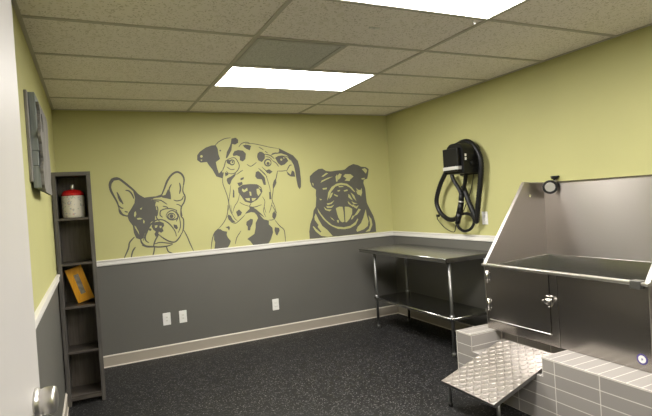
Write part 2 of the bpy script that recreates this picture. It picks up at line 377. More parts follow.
# ------------------------------------------------------------------ murals
MURALS=[([[[(0.174,1.717),(0.181,1.746),(0.207,1.785),(0.251,1.798),(0.287,1.778),(0.302,1.755),(0.265,1.77),(0.222,1.765),(0.201,1.739),(0.192,1.699),(0.187,1.677)]],[[(0.385,1.661),(0.429,1.627),(0.482,1.582),(0.56,1.584),(0.571,1.572),(0.536,1.558),(0.591,1.54),(0.578,1.502),(0.578,1.431),(0.573,1.4),(0.566,1.336),(0.55,1.349),(0.533,1.344),(0.496,1.287),(0.464,1.231),(0.45,1.191),(0.422,1.18),(0.384,1.197),(0.366,1.251),(0.36,1.322),(0.33,1.371),(0.319,1.414),(0.328,1.446),(0.354,1.481),(0.39,1.538),(0.399,1.59)],[(0.384,1.449),(0.396,1.46),(0.401,1.431),(0.386,1.4),(0.378,1.419)],[(0.4,1.389),(0.427,1.394),(0.455,1.383),(0.433,1.376),(0.41,1.375)],[(0.462,1.373),(0.473,1.355),(0.465,1.33),(0.457,1.347)],[(0.436,1.482),(0.459,1.492),(0.446,1.469)],[(0.374,1.322),(0.388,1.309),(0.41,1.26),(0.414,1.225),(0.399,1.261),(0.383,1.292)]],[[(0.54,1.325),(0.575,1.34),(0.615,1.343),(0.649,1.325),(0.653,1.298),(0.634,1.276),(0.643,1.245),(0.619,1.229),(0.597,1.243),(0.59,1.214),(0.565,1.192),(0.554,1.223),(0.569,1.245),(0.548,1.265),(0.533,1.296)],[(0.562,1.306),(0.59,1.308),(0.583,1.286),(0.566,1.281)],[(0.607,1.3),(0.63,1.298),(0.622,1.277),(0.609,1.278)]],[[(0.53,1.269),(0.528,1.263),(0.523,1.258),(0.517,1.257),(0.511,1.259),(0.507,1.264),(0.505,1.271),(0.507,1.277),(0.512,1.282),(0.518,1.283),(0.525,1.281),(0.529,1.276)]],[[(0.711,1.657),(0.733,1.631),(0.736,1.595),(0.736,1.555),(0.694,1.567),(0.649,1.579),(0.65,1.596),(0.685,1.604)]],[[(0.748,1.385),(0.744,1.375),(0.737,1.368),(0.727,1.366),(0.717,1.37),(0.71,1.378),(0.708,1.388),(0.712,1.398),(0.719,1.405),(0.729,1.407),(0.739,1.404),(0.746,1.396)]],[[(0.742,1.303),(0.774,1.295),(0.784,1.263),(0.766,1.25),(0.744,1.273)]]],
[(0.021,[(0.248,1.506),(0.235,1.559),(0.207,1.624),(0.187,1.677),(0.183,1.734),(0.207,1.777),(0.245,1.786),(0.276,1.774),(0.327,1.728),(0.388,1.667),(0.429,1.618),(0.482,1.582)]),(0.014,[(0.248,1.506),(0.255,1.453),(0.29,1.421)]),(0.0126,[(0.249,1.523),(0.266,1.501),(0.288,1.495)]),(0.0154,[(0.24,1.653),(0.255,1.615),(0.271,1.574),(0.288,1.535)]),(0.0126,[(0.245,1.628),(0.258,1.58),(0.277,1.55)]),(0.014,[(0.317,1.667),(0.349,1.659),(0.374,1.626),(0.388,1.582)]),(0.0154,[(0.471,1.582),(0.56,1.582),(0.624,1.595),(0.652,1.61)]),(0.0098,[(0.536,1.558),(0.592,1.547),(0.62,1.536)]),(0.0168,[(0.423,1.193),(0.431,1.149),(0.462,1.115),(0.517,1.101),(0.551,1.104)]),(0.014,[(0.567,1.343),(0.519,1.309),(0.488,1.252),(0.468,1.207),(0.471,1.165),(0.497,1.142)]),(0.014,[(0.369,1.21),(0.322,1.162),(0.307,1.105),(0.263,1.016)]),(0.014,[(0.371,1.112),(0.343,1.072),(0.326,1.015)]),(0.014,[(0.257,1.481),(0.275,1.439),(0.312,1.419),(0.328,1.424)]),(0.0126,[(0.296,1.464),(0.325,1.455)]),(0.0126,[(0.446,1.167),(0.462,1.207),(0.472,1.23),(0.499,1.293),(0.535,1.329),(0.582,1.358),(0.639,1.357),(0.689,1.325),(0.727,1.28),(0.756,1.223),(0.761,1.18)]),(0.014,[(0.596,1.219),(0.56,1.163),(0.537,1.105)]),(0.014,[(0.595,1.213),(0.638,1.173),(0.694,1.136),(0.746,1.127),(0.789,1.166),(0.818,1.212)]),(0.0112,[(0.544,1.123),(0.601,1.135),(0.67,1.122),(0.721,1.111)]),(0.014,[(0.432,1.125),(0.475,1.104),(0.537,1.098),(0.598,1.09),(0.668,1.092),(0.721,1.105)]),(0.0126,[(0.548,1.104),(0.539,1.052),(0.525,1.011)]),(0.0126,[(0.658,1.093),(0.675,1.037),(0.72,1.012)]),(0.0196,[(0.646,1.6),(0.677,1.664),(0.711,1.741),(0.756,1.8),(0.811,1.828),(0.856,1.804),(0.876,1.752),(0.866,1.692)]),(0.014,[(0.866,1.692),(0.856,1.631),(0.874,1.575),(0.861,1.521),(0.834,1.48),(0.825,1.438),(0.833,1.381)]),(0.0126,[(0.75,1.707),(0.723,1.656),(0.73,1.583)]),(0.014,[(0.829,1.718),(0.835,1.663),(0.821,1.606)]),(0.0112,[(0.759,1.549),(0.791,1.537),(0.839,1.547),(0.859,1.582)]),(0.0098,[(0.783,1.504),(0.814,1.493),(0.834,1.471)]),(0.0154,[(0.462,1.58),(0.552,1.585),(0.632,1.589),(0.658,1.599)]),(0.0112,[(0.551,1.563),(0.63,1.553),(0.663,1.533),(0.695,1.507)]),(0.0112,[(0.651,1.492),(0.682,1.484),(0.702,1.473)]),(0.014,[(0.568,1.517),(0.581,1.478),(0.576,1.4)]),(0.0112,[(0.594,1.501),(0.603,1.465),(0.592,1.399)]),(0.0112,[(0.619,1.397),(0.624,1.439),(0.658,1.461),(0.727,1.463),(0.787,1.44)]),(0.0126,[(0.763,1.384),(0.759,1.373),(0.751,1.364),(0.74,1.359),(0.726,1.358),(0.713,1.361),(0.702,1.368),(0.695,1.378),(0.693,1.389),(0.697,1.4),(0.705,1.409),(0.717,1.414),(0.73,1.415),(0.743,1.412),(0.754,1.405),(0.761,1.395),(0.763,1.384)]),(0.0112,[(0.676,1.393),(0.696,1.427),(0.738,1.443),(0.777,1.416),(0.789,1.372),(0.749,1.349),(0.703,1.357),(0.676,1.393)]),(0.0112,[(0.629,1.456),(0.62,1.409),(0.643,1.381)]),(0.0126,[(0.591,1.459),(0.584,1.387),(0.61,1.347)]),(0.0112,[(0.773,1.446),(0.792,1.384),(0.771,1.331)]),(0.0126,[(0.822,1.443),(0.822,1.382),(0.843,1.344),(0.837,1.259),(0.818,1.206)]),(0.0098,[(0.794,1.408),(0.807,1.347),(0.808,1.274),(0.781,1.215)]),(0.0112,[(0.836,1.241),(0.867,1.171),(0.892,1.095),(0.922,1.016)])]),
([[[(1.223,2.094),(1.24,2.056),(1.243,2.005),(1.258,1.949),(1.211,1.918),(1.22,1.855),(1.235,1.798),(1.268,1.828),(1.279,1.79),(1.267,1.746),(1.207,1.768),(1.169,1.844),(1.14,1.883),(1.118,1.921),(1.056,1.916),(1.021,1.942),(1.024,1.991),(1.051,2.027),(1.116,2.07),(1.179,2.092)],[(1.08,1.98),(1.078,1.973),(1.072,1.968),(1.066,1.967),(1.059,1.968),(1.054,1.974),(1.053,1.98),(1.055,1.987),(1.061,1.992),(1.067,1.994),(1.074,1.992),(1.079,1.987)],[(1.052,1.945),(1.073,1.947),(1.067,1.931)]],[[(1.394,2.162),(1.44,2.171),(1.465,2.149),(1.463,2.117),(1.429,2.098),(1.397,2.105),(1.386,2.041),(1.364,2.003),(1.335,1.959),(1.319,1.953),(1.333,2.017),(1.369,2.079),(1.385,2.117)]],[[(1.275,2.036),(1.274,2.032),(1.27,2.029),(1.266,2.028),(1.261,2.029),(1.258,2.032),(1.257,2.037),(1.259,2.041),(1.262,2.044),(1.267,2.045),(1.271,2.044),(1.274,2.041)]],[[(1.396,1.996),(1.417,2.028),(1.457,2.04),(1.509,2.033),(1.54,2.0),(1.53,1.942),(1.501,1.917),(1.469,1.931),(1.472,1.969),(1.44,1.983),(1.401,1.977)]],[[(1.399,1.913),(1.397,1.908),(1.393,1.905),(1.388,1.904),(1.383,1.905),(1.379,1.909),(1.378,1.914),(1.38,1.919),(1.384,1.923),(1.389,1.924),(1.394,1.922),(1.398,1.919)]],[[(1.32,1.934),(1.359,1.94),(1.356,1.889),(1.331,1.902)]],[[(1.299,1.808),(1.33,1.801),(1.336,1.782),(1.302,1.764)]],[[(1.32,1.744),(1.36,1.762),(1.421,1.798),(1.406,1.766),(1.371,1.73),(1.363,1.717),(1.345,1.673),(1.323,1.687),(1.312,1.726)]],[[(1.463,1.739),(1.496,1.75),(1.495,1.731),(1.468,1.722)]],[[(1.513,2.091),(1.553,2.093),(1.598,2.07),(1.588,2.038),(1.55,2.051),(1.525,2.071)]],[[(1.537,2.097),(1.577,2.092),(1.603,2.083),(1.586,2.035),(1.554,2.049),(1.535,2.071)]],[[(1.917,2.053),(1.958,2.033),(2.013,2.005),(2.082,1.97),(2.136,1.908),(2.152,1.827),(2.158,1.691),(2.153,1.617),(2.135,1.588),(2.115,1.618),(2.103,1.693),(2.095,1.788),(2.082,1.862),(2.056,1.91),(2.01,1.972),(1.941,1.996),(1.87,1.991),(1.82,1.975),(1.836,1.997),(1.871,2.007),(1.906,2.004),(1.921,2.02)]],[[(1.867,1.948),(1.903,1.967),(1.953,1.973),(2.001,1.945),(2.02,1.911),(1.975,1.872),(1.931,1.86),(1.898,1.887)],[(1.951,1.926),(1.949,1.92),(1.944,1.916),(1.938,1.914),(1.932,1.916),(1.927,1.921),(1.926,1.927),(1.928,1.933),(1.933,1.937),(1.94,1.938),(1.946,1.937),(1.95,1.932)],[(1.963,1.955),(1.98,1.945),(1.967,1.932)]],[[(1.991,1.798),(2.014,1.777),(2.038,1.756),(2.056,1.803),(2.084,1.788),(2.09,1.731),(2.036,1.736),(2.002,1.758)]],[[(1.671,1.998),(1.693,2.017),(1.72,2.016),(1.752,1.99),(1.749,1.944),(1.712,1.905),(1.673,1.926),(1.662,1.965)]],[[(1.8,1.887),(1.797,1.879),(1.79,1.873),(1.781,1.871),(1.772,1.873),(1.766,1.88),(1.764,1.888),(1.767,1.897),(1.774,1.903),(1.783,1.905),(1.792,1.902),(1.798,1.896)]],[[(1.735,1.846),(1.753,1.813),(1.789,1.825),(1.828,1.797),(1.792,1.772),(1.756,1.797)]],[[(1.636,1.798),(1.664,1.81),(1.69,1.789),(1.734,1.735),(1.742,1.656),(1.715,1.657),(1.699,1.717),(1.645,1.726),(1.627,1.752)]],[[(1.771,1.576),(1.792,1.575),(1.793,1.496),(1.77,1.497)]],[[(1.835,1.698),(1.862,1.724),(1.864,1.671),(1.837,1.625),(1.817,1.6),(1.818,1.653)]],[[(1.374,1.628),(1.386,1.609),(1.383,1.538),(1.365,1.539)]],[[(1.459,1.733),(1.5,1.751),(1.496,1.728),(1.465,1.716)]],[[(1.424,1.69),(1.477,1.7),(1.482,1.674),(1.441,1.651)]],[[(1.427,1.638),(1.481,1.668),(1.561,1.673),(1.641,1.667),(1.687,1.633),(1.697,1.586),(1.666,1.536),(1.63,1.499),(1.56,1.466),(1.495,1.487),(1.454,1.554),(1.43,1.587)],[(1.472,1.63),(1.497,1.612),(1.529,1.636),(1.532,1.605),(1.489,1.587),(1.47,1.604)],[(1.549,1.594),(1.569,1.586),(1.572,1.547),(1.553,1.548)],[(1.631,1.616),(1.659,1.621),(1.678,1.574),(1.646,1.539),(1.632,1.57)],[(1.497,1.522),(1.551,1.523),(1.548,1.49),(1.516,1.499)],[(1.571,1.521),(1.624,1.518),(1.595,1.492),(1.572,1.489)],[(1.653,1.643),(1.686,1.62),(1.668,1.616)]],[[(1.389,1.385),(1.424,1.408),(1.454,1.374),(1.439,1.348),(1.405,1.333)]],[[(1.538,1.433),(1.564,1.431),(1.616,1.395),(1.666,1.346),(1.704,1.298),(1.626,1.356),(1.553,1.371),(1.493,1.358),(1.469,1.334),(1.503,1.377),(1.54,1.407)]],[[(1.548,1.422),(1.58,1.407),(1.643,1.344),(1.674,1.303),(1.693,1.282),(1.747,1.265),(1.744,1.225),(1.783,1.183),(1.786,1.13),(1.753,1.054),(1.722,1.01),(1.553,1.016),(1.522,1.062),(1.491,1.087),(1.574,1.135),(1.592,1.199),(1.596,1.25),(1.626,1.3),(1.615,1.333),(1.578,1.381)]],[[(1.306,1.362),(1.331,1.347),(1.348,1.308),(1.378,1.274),(1.339,1.27),(1.303,1.311),(1.295,1.344)]],[[(1.175,1.214),(1.207,1.218),(1.237,1.196),(1.281,1.184),(1.273,1.155),(1.283,1.123),(1.313,1.082),(1.297,1.045),(1.269,1.007),(1.134,1.011),(1.147,1.085),(1.137,1.111),(1.141,1.173)]],[[(1.265,1.232),(1.304,1.241),(1.313,1.222),(1.301,1.191),(1.29,1.217)]],[[(1.496,1.271),(1.544,1.3),(1.57,1.291),(1.561,1.247),(1.538,1.209),(1.529,1.175),(1.503,1.18),(1.505,1.219),(1.491,1.239)]],[[(1.811,1.187),(1.859,1.176),(1.864,1.149),(1.832,1.093),(1.816,1.107),(1.804,1.155)]],[[(1.794,1.34),(1.817,1.365),(1.835,1.324),(1.81,1.273),(1.788,1.301)]]],
[(0.0084,[(1.21,2.088),(1.237,2.112),(1.258,2.131),(1.323,2.162),(1.388,2.171)]),(0.0098,[(1.32,1.928),(1.347,1.946),(1.412,1.958),(1.448,1.912),(1.458,1.867),(1.436,1.823),(1.394,1.792),(1.343,1.794),(1.313,1.821)]),(0.014,[(1.409,1.909),(1.406,1.9),(1.4,1.892),(1.391,1.886),(1.381,1.885),(1.372,1.887),(1.364,1.893),(1.359,1.901),(1.357,1.911),(1.36,1.92),(1.366,1.928),(1.375,1.934),(1.385,1.935),(1.395,1.933),(1.403,1.928),(1.408,1.919),(1.409,1.909)]),(0.0084,[(1.322,1.865),(1.365,1.835),(1.407,1.837)]),(0.0098,[(1.272,1.822),(1.297,1.872),(1.317,1.934)]),(0.0084,[(1.42,1.779),(1.467,1.809),(1.495,1.824)]),(0.0084,[(1.466,2.072),(1.502,2.11),(1.555,2.122),(1.593,2.109)]),(0.007,[(1.538,2.11),(1.631,2.105),(1.725,2.086),(1.819,2.064),(1.916,2.049)]),(0.0084,[(1.689,2.069),(1.742,2.036)]),(0.0084,[(1.754,2.022),(1.787,2.002)]),(0.0084,[(1.953,1.966),(2.009,1.958),(2.046,1.917)]),(0.0112,[(1.991,1.798),(2.031,1.857),(2.057,1.863)]),(0.0084,[(1.882,1.802),(1.941,1.8),(1.991,1.805)]),(0.0098,[(1.885,1.802),(1.869,1.743),(1.848,1.682)]),(0.0098,[(1.837,1.916),(1.877,1.888),(1.902,1.85)]),(0.0154,[(1.817,1.896),(1.814,1.883),(1.805,1.871),(1.792,1.864),(1.778,1.862),(1.763,1.865),(1.752,1.873),(1.745,1.885),(1.743,1.898),(1.747,1.912),(1.756,1.923),(1.768,1.93),(1.783,1.933),(1.797,1.93),(1.808,1.922),(1.815,1.91),(1.817,1.896)]),(0.0112,[(1.752,1.99),(1.813,1.975),(1.859,1.935)]),(0.0084,[(1.757,1.963),(1.805,1.953),(1.837,1.916)]),(0.0084,[(1.542,1.887),(1.587,1.863),(1.651,1.904)]),(0.007,[(1.667,1.841),(1.717,1.788),(1.762,1.744)]),(0.007,[(1.708,1.853),(1.74,1.82),(1.772,1.779)]),(0.007,[(1.68,1.835),(1.743,1.768),(1.771,1.675),(1.786,1.595),(1.787,1.503)]),(0.0084,[(1.881,1.789),(1.865,1.724),(1.832,1.646),(1.815,1.567),(1.8,1.489),(1.823,1.421),(1.841,1.341)]),(0.007,[(1.692,1.528),(1.716,1.48),(1.705,1.416),(1.721,1.349)]),(0.007,[(1.798,1.462),(1.779,1.398),(1.755,1.347)]),(0.0084,[(1.274,1.766),(1.269,1.696),(1.29,1.62),(1.31,1.543),(1.317,1.453),(1.292,1.373)]),(0.007,[(1.351,1.668),(1.339,1.592),(1.32,1.504),(1.327,1.415),(1.343,1.363)]),(0.007,[(1.442,1.574),(1.417,1.498),(1.381,1.449),(1.35,1.375)]),(0.0084,[(1.284,1.81),(1.274,1.766)]),(0.0098,[(1.56,1.466),(1.544,1.432),(1.597,1.423),(1.677,1.444)]),(0.007,[(1.436,1.484),(1.48,1.456),(1.544,1.432)]),(0.0084,[(1.481,1.343),(1.432,1.302),(1.384,1.267),(1.351,1.263)]),(0.007,[(1.339,1.461),(1.34,1.385),(1.368,1.319),(1.398,1.289)]),(0.0084,[(1.307,1.463),(1.293,1.363),(1.256,1.29),(1.195,1.225)]),(0.0098,[(1.195,1.225),(1.148,1.185),(1.118,1.113),(1.099,1.012)]),(0.0084,[(1.43,1.18),(1.38,1.114),(1.358,1.046)]),(0.0098,[(1.817,1.266),(1.868,1.196),(1.914,1.152),(1.923,1.078),(1.923,1.018)]),(0.0084,[(1.794,1.433),(1.836,1.337),(1.81,1.27)]),(0.0084,[(1.747,1.271),(1.782,1.269),(1.811,1.28)]),(0.007,[(1.711,1.438),(1.693,1.374),(1.716,1.306)])]),
([[[(2.269,1.73),(2.319,1.772),(2.382,1.808),(2.431,1.812),(2.478,1.783),(2.54,1.775),(2.615,1.784),(2.691,1.787),(2.721,1.792),(2.775,1.83),(2.841,1.854),(2.905,1.838),(2.943,1.819),(3.009,1.812),(3.047,1.787),(3.037,1.736),(3.019,1.673),(2.971,1.66),(2.962,1.623),(2.983,1.553),(2.986,1.461),(2.992,1.384),(3.026,1.312),(3.073,1.216),(3.094,1.133),(3.095,1.026),(2.833,1.022),(2.576,1.019),(2.547,1.022),(2.325,1.019),(2.218,1.022),(2.217,1.104),(2.236,1.19),(2.271,1.263),(2.288,1.339),(2.318,1.381),(2.331,1.479),(2.328,1.519),(2.335,1.573),(2.284,1.614),(2.265,1.675)],[(2.468,1.441),(2.487,1.535),(2.534,1.594),(2.6,1.63),(2.663,1.638),(2.739,1.624),(2.8,1.581),(2.847,1.516),(2.822,1.529),(2.774,1.577),(2.724,1.604),(2.655,1.614),(2.585,1.599),(2.531,1.546),(2.491,1.479)],[(2.502,1.489),(2.523,1.522),(2.551,1.531),(2.526,1.483),(2.497,1.459)],[(2.459,1.409),(2.506,1.413),(2.561,1.439),(2.523,1.401),(2.47,1.389)],[(2.451,1.379),(2.506,1.372),(2.557,1.388),(2.519,1.355),(2.461,1.356)],[(2.42,1.372),(2.454,1.342),(2.518,1.335),(2.489,1.315),(2.435,1.336)],[(2.56,1.514),(2.614,1.489),(2.601,1.478),(2.565,1.497)],[(2.623,1.601),(2.673,1.602),(2.698,1.589),(2.634,1.587)],[(2.606,1.551),(2.645,1.557),(2.637,1.541),(2.612,1.537)],[(2.688,1.547),(2.74,1.558),(2.745,1.542),(2.7,1.533)],[(2.749,1.504),(2.77,1.486),(2.784,1.457),(2.807,1.421),(2.777,1.44),(2.746,1.465)],[(2.734,1.422),(2.784,1.372),(2.848,1.354),(2.796,1.35),(2.742,1.388)],[(2.78,1.52),(2.825,1.483),(2.85,1.413),(2.81,1.455)],[(2.781,1.417),(2.825,1.394),(2.866,1.384),(2.813,1.379)],[(2.855,1.539),(2.893,1.514),(2.904,1.479),(2.871,1.494)],[(2.572,1.346),(2.618,1.362),(2.662,1.357),(2.67,1.3),(2.672,1.243),(2.673,1.181),(2.648,1.175),(2.624,1.19),(2.598,1.232),(2.584,1.283)],[(2.69,1.357),(2.744,1.351),(2.787,1.326),(2.783,1.269),(2.75,1.215),(2.706,1.175),(2.687,1.172),(2.687,1.265)],[(2.696,1.714),(2.723,1.738),(2.794,1.735),(2.833,1.706),(2.789,1.674),(2.775,1.654),(2.711,1.662),(2.738,1.684)],[(2.621,1.722),(2.648,1.749),(2.679,1.737),(2.656,1.693),(2.623,1.672)],[(2.595,1.715),(2.618,1.739),(2.621,1.66),(2.599,1.652)],[(2.952,1.79),(2.995,1.8),(3.026,1.776),(3.006,1.734),(2.979,1.761)],[(2.936,1.679),(2.986,1.685),(2.978,1.666),(2.945,1.665)],[(2.853,1.571),(2.884,1.546),(2.916,1.539),(2.934,1.565),(2.936,1.509),(2.917,1.464),(2.893,1.5)],[(2.413,1.722),(2.477,1.761),(2.503,1.754),(2.437,1.718)],[(2.398,1.65),(2.415,1.675),(2.497,1.705),(2.56,1.715),(2.465,1.678)],[(2.418,1.586),(2.477,1.591),(2.471,1.572),(2.424,1.569)],[(2.29,1.658),(2.31,1.641),(2.304,1.613)],[(2.336,1.363),(2.381,1.289),(2.437,1.218),(2.507,1.157),(2.568,1.132),(2.64,1.121),(2.659,1.116),(2.75,1.128),(2.817,1.166),(2.85,1.207),(2.861,1.195),(2.822,1.134),(2.748,1.101),(2.67,1.093),(2.583,1.104),(2.518,1.136),(2.471,1.165),(2.402,1.232),(2.347,1.313)],[(2.576,1.21),(2.604,1.203),(2.598,1.174),(2.578,1.183)],[(2.489,1.253),(2.525,1.228),(2.547,1.198),(2.512,1.223)],[(2.37,1.471),(2.406,1.458),(2.381,1.449)],[(2.312,1.304),(2.341,1.236),(2.384,1.156),(2.442,1.107),(2.51,1.028),(2.448,1.024),(2.363,1.041),(2.295,1.102),(2.265,1.154),(2.275,1.162),(2.309,1.123),(2.357,1.081),(2.367,1.091),(2.325,1.149),(2.339,1.17),(2.295,1.229),(2.293,1.267)],[(2.97,1.307),(2.98,1.234),(2.999,1.164),(2.984,1.105),(2.929,1.071),(2.835,1.048),(2.823,1.069),(2.846,1.107),(2.895,1.149),(2.933,1.215)],[(3.004,1.233),(3.041,1.184),(3.049,1.113),(3.009,1.041),(2.946,1.039),(2.998,1.071),(3.019,1.122)],[(2.875,1.322),(2.904,1.311),(2.853,1.255),(2.803,1.236),(2.839,1.279)],[(2.795,1.385),(2.837,1.348),(2.878,1.362),(2.849,1.322),(2.811,1.344)],[(2.784,1.243),(2.817,1.246),(2.781,1.203),(2.762,1.199)]]],
[]),
]

for (fills, strokes), lab in zip(MURALS, (
        'painted mural of a French bulldog with upright ears, leftmost of the dog portraits',
        'painted mural of a spotted great dane with floppy ears, tallest and middle dog portrait',
        'painted mural of a panting wrinkled bulldog with its tongue out, nearest the corner')):
    m = MB(); yy = YB-.0015
    def patch(loops, y):
        T, V = triangulate(loops)
        vs = [m.bm.verts.new((p[0], y, p[1])) for p in V]
        for t3 in T: m.bm.faces.new([vs[i] for i in t3])
    for i, L3 in enumerate(fills): patch(L3, yy-.00002*i)
    for i, (w, pts) in enumerate(strokes):
        P = catmull([(p[0], 0, p[1]) for p in pts], 4); y = yy-.0008-.00001*i; n = len(P); Lf = []; Rt = []
        for k, p in enumerate(P):
            tg = (P[min(k+1, n-1)]-P[max(k-1, 0)]).normalized(); nn = Vector((-tg.z, 0, tg.x))
            hw = w*.5*(.55+.45*min(1, 4*min(k, n-1-k)/max(1, n-1)))
            a = p+nn*hw; b = p-nn*hw
            Lf.append(m.bm.verts.new((a.x, y, a.z))); Rt.append(m.bm.verts.new((b.x, y, b.z)))
        for k in range(n-1): m.bm.faces.new((Lf[k], Lf[k+1], Rt[k+1], Rt[k]))
    for f in m.bm.faces:
        f.normal_update()
        if f.normal.y > 0: f.normal_flip()
    tag(m.build('dog_mural', MURALP, None, False), lab, 'mural', 'dog portraits painted on the back wall')
# ------------------------------------------------------------------ wall plates
def outlet(loc, n, label, kind):
    """n: 'back' or 'right' wall"""
    t = thing('wall_outlet', loc, label, 'outlet')
    def W(u, d, z): return (loc[0]+u, loc[1]-d, loc[2]+z) if n == 'back' else (loc[0]-d, loc[1]+u, loc[2]+z)
    def bx(m, u0, u1, d0, d1, z0, z1, bev):
        a, b = W(u0, d0, z0), W(u1, d1, z1)
        m.box(min(a[0],b[0]), max(a[0],b[0]), min(a[1],b[1]), max(a[1],b[1]), min(a[2],b[2]), max(a[2],b[2]), bev, 2)
    w = .037
    m = MB(); bx(m, -w, w, 0, .006, -.061, .061, .003); m.build('cover_plate', WHITEP, t)
    if kind == 'duplex':
        for s in (-1, 1):
            m = MB(); bx(m, -.017, .017, .006, .0085, s*.020-.0145, s*.020+.0145, .004); r = m.build('receptacle', WHITEP, t)
            m = MB()
            for u in (-.0065, .0065): bx(m, u-.0013, u+.0013, .0085, .0089, s*.020-.003, s*.020+.006, 0)
            bx(m, -.0025, .0025, .0085, .0089, s*.020-.010, s*.020-.006, 0); m.build('slots', INKG, r)
    else:
        m = MB(); bx(m, -.0168, .0168, .006, .009, -.034, .034, .002); r = m.build('insert', WHITEP, t)
        for z in (-.016, .016):
            m = MB(); bx(m, -.008, .008, .009, .0094, z-.006, z+.006, 0); m.build('jack', IVORY, r)
    return t
outlet((.6145, YB, .3695), 'back', 'white wall plate low on the grey back wall, the one nearer the bookcase', 'data')
outlet((.7723, YB, .3690), 'back', 'white wall plate just right of another, under the French bulldog mural', 'data')
outlet((1.760, YB, .3430), 'back', 'white duplex power outlet low on the back wall under the bulldog mural', 'duplex')
outlet((XR, 3.565, 1.180), 'right', 'white outlet on the green right wall beside the hanging dryer hose', 'duplex')
# ------------------------------------------------------------------ wooden wall sign
def wavy(y0, y1, z0, z1, amp, ph, side):
    pts = []
    n = 26
    for k in range(n+1):
        z = z0+(z1-z0)*k/n
        pts.append((y0+(amp*math.sin(ph+k*.55)+amp*.5*math.sin(k*1.3+ph) if side in ('l', 'b') else 0), z))
    for k in range(n, -1, -1):
        z = z0+(z1-z0)*k/n
        pts.append((y1+(amp*math.sin(ph+1+k*.5)+amp*.4*math.sin(k*1.1) if side in ('r', 'b') else 0), z))
    return pts
SX = XL
t = thing('wooden_wall_sign', (SX, 3.15, 1.58), 'weathered grey-teal wooden wall sign with a wavy whitewashed front on the left wall', 'wall sign')
fnx = lambda y, z, dd: (SX+dd, y, z)
m = MB(); m.box(SX, SX+.014, 2.835, 3.42, 1.63, 2.085, .002, 1); m.build('back_board', PALEW, t)
for za, zb_, w_ in ((1.79, 2.085, .044), (1.712, 1.788, .041), (1.60, 1.710, .046)):
    m = MB(); m.box(SX+.012, SX+w_, 2.885, 3.38, za, zb_, .003, 2); m.build('plank', TEAL, t)
m = MB(); m.prism(wavy(2.905, 3.40, 1.58, 2.035, .024, 2.0, 'b'), fnx, .046, .060, holes=[[(3.02+.05*math.cos(a*PI/9), 1.95+.05*math.sin(a*PI/9)) for a in range(18)]]); m.build('front_board', PALEW, t)
# ------------------------------------------------------------------ bookcase
bx0, bx1, by0, by1, bz = -.254, .016, 4.252, 4.510, 1.788
t = thing('bookcase', ((bx0+bx1)/2, by0, 0), 'tall narrow dark wood-grain bookcase with five open shelves beside the left wall', 'bookcase')
for xa, xb in ((bx0, bx0+.030), (bx1-.030, bx1)):
    m = MB(); m.box(xa, xb, by0, by1, 0, bz-.030, .0015, 1); m.build('side_panel', SHELFW, t)
m = MB(); m.box(bx0, bx1, by0, by1, bz-.030, bz, .0015, 1); m.build('top_panel', wood('dark_grey_woodgrain_x', (.058,.053,.048), (.105,.096,.086), 'X', 5, .45), t)
m = MB(); m.box(bx0+.030, bx1-.030, by1-.008, by1, .05, bz-.030); m.build('back_panel', SHELFB, t)
SH = wood('dark_shelf_woodgrain', (.050,.043,.037), (.10,.085,.07), 'X', 5, .4)
for z in (1.434, 1.088, .757, .410):
    m = MB(); m.box(bx0+.030, bx1-.030, by0+.004, by1-.008, z-.016, z, .001, 1); m.build('shelf', SH, t)
m = MB(); m.box(bx0+.030, bx1-.030, by0+.004, by1-.008, .060, .076, .001, 1); m.box(bx0+.030, bx1-.030, by0+.001, by0+.018, .040, .060); m.build('bottom_shelf', SH, t)
# canister of treats
cx, cy, cz = -.118, 4.372, 1.4345
t = thing('treat_canister', (cx, cy, cz), 'white printed canister with a red shoulder on the top shelf of the bookcase', 'canister')
m = MB(); m.lathe([(.074,0),(.078,.004),(.080,.02),(.081,.09),(.080,.166),(.077,.174)], (cx, cy, cz), seg=40); b = m.build('body', CREAM, t)
m = MB(); m.lathe([(.0775,.1735),(.0815,.176),(.082,.183),(.079,.192),(.070,.205),(.058,.214),(.036,.220),(.020,.223),(.016,.226)], (cx, cy, cz), seg=40); m.build('shoulder', RED, t, )
m = MB(); m.lathe([(.0125,.2255),(.0140,.230),(.0140,.256),(.011,.263),(.004,.265)], (cx, cy, cz), seg=24); m.build('stopper', SATIN, t)
# tilted yellow-orange box
wz, hz, dz = .120, .280, .062
t = thing('display_box', (-.128, 4.47, .757), 'yellow-orange box with a narrow window leaning on the third bookcase shelf', 'box')
OM = Matrix.Translation((-.133, 4.385, .7575)) @ Matrix.Rotation(math.radians(-16.5), 4, 'Y')
m = MB()
m.prism([(0,0),(wz,0),(wz,hz),(0,hz)], lambda u, v, dd: OM @ Vector((u, dd, v)), 0, .012, holes=[[(.042,.060),(.078,.060),(.078,.222),(.042,.222)]])
m.build('front_frame', ORANGE, t)
m = MB(); m.box(.001, wz-.001, .0125, dz, .001, hz-.001, .002, 1, OM); m.build('body', DKBROWN, t)
m = MB(); m.box(.043, .077, .008, .0124, .061, .221, 0, 1, OM); m.build('window', mat('grey_window_card', (.33,.30,.26), .3, 0, .5, (30,.3)), t)
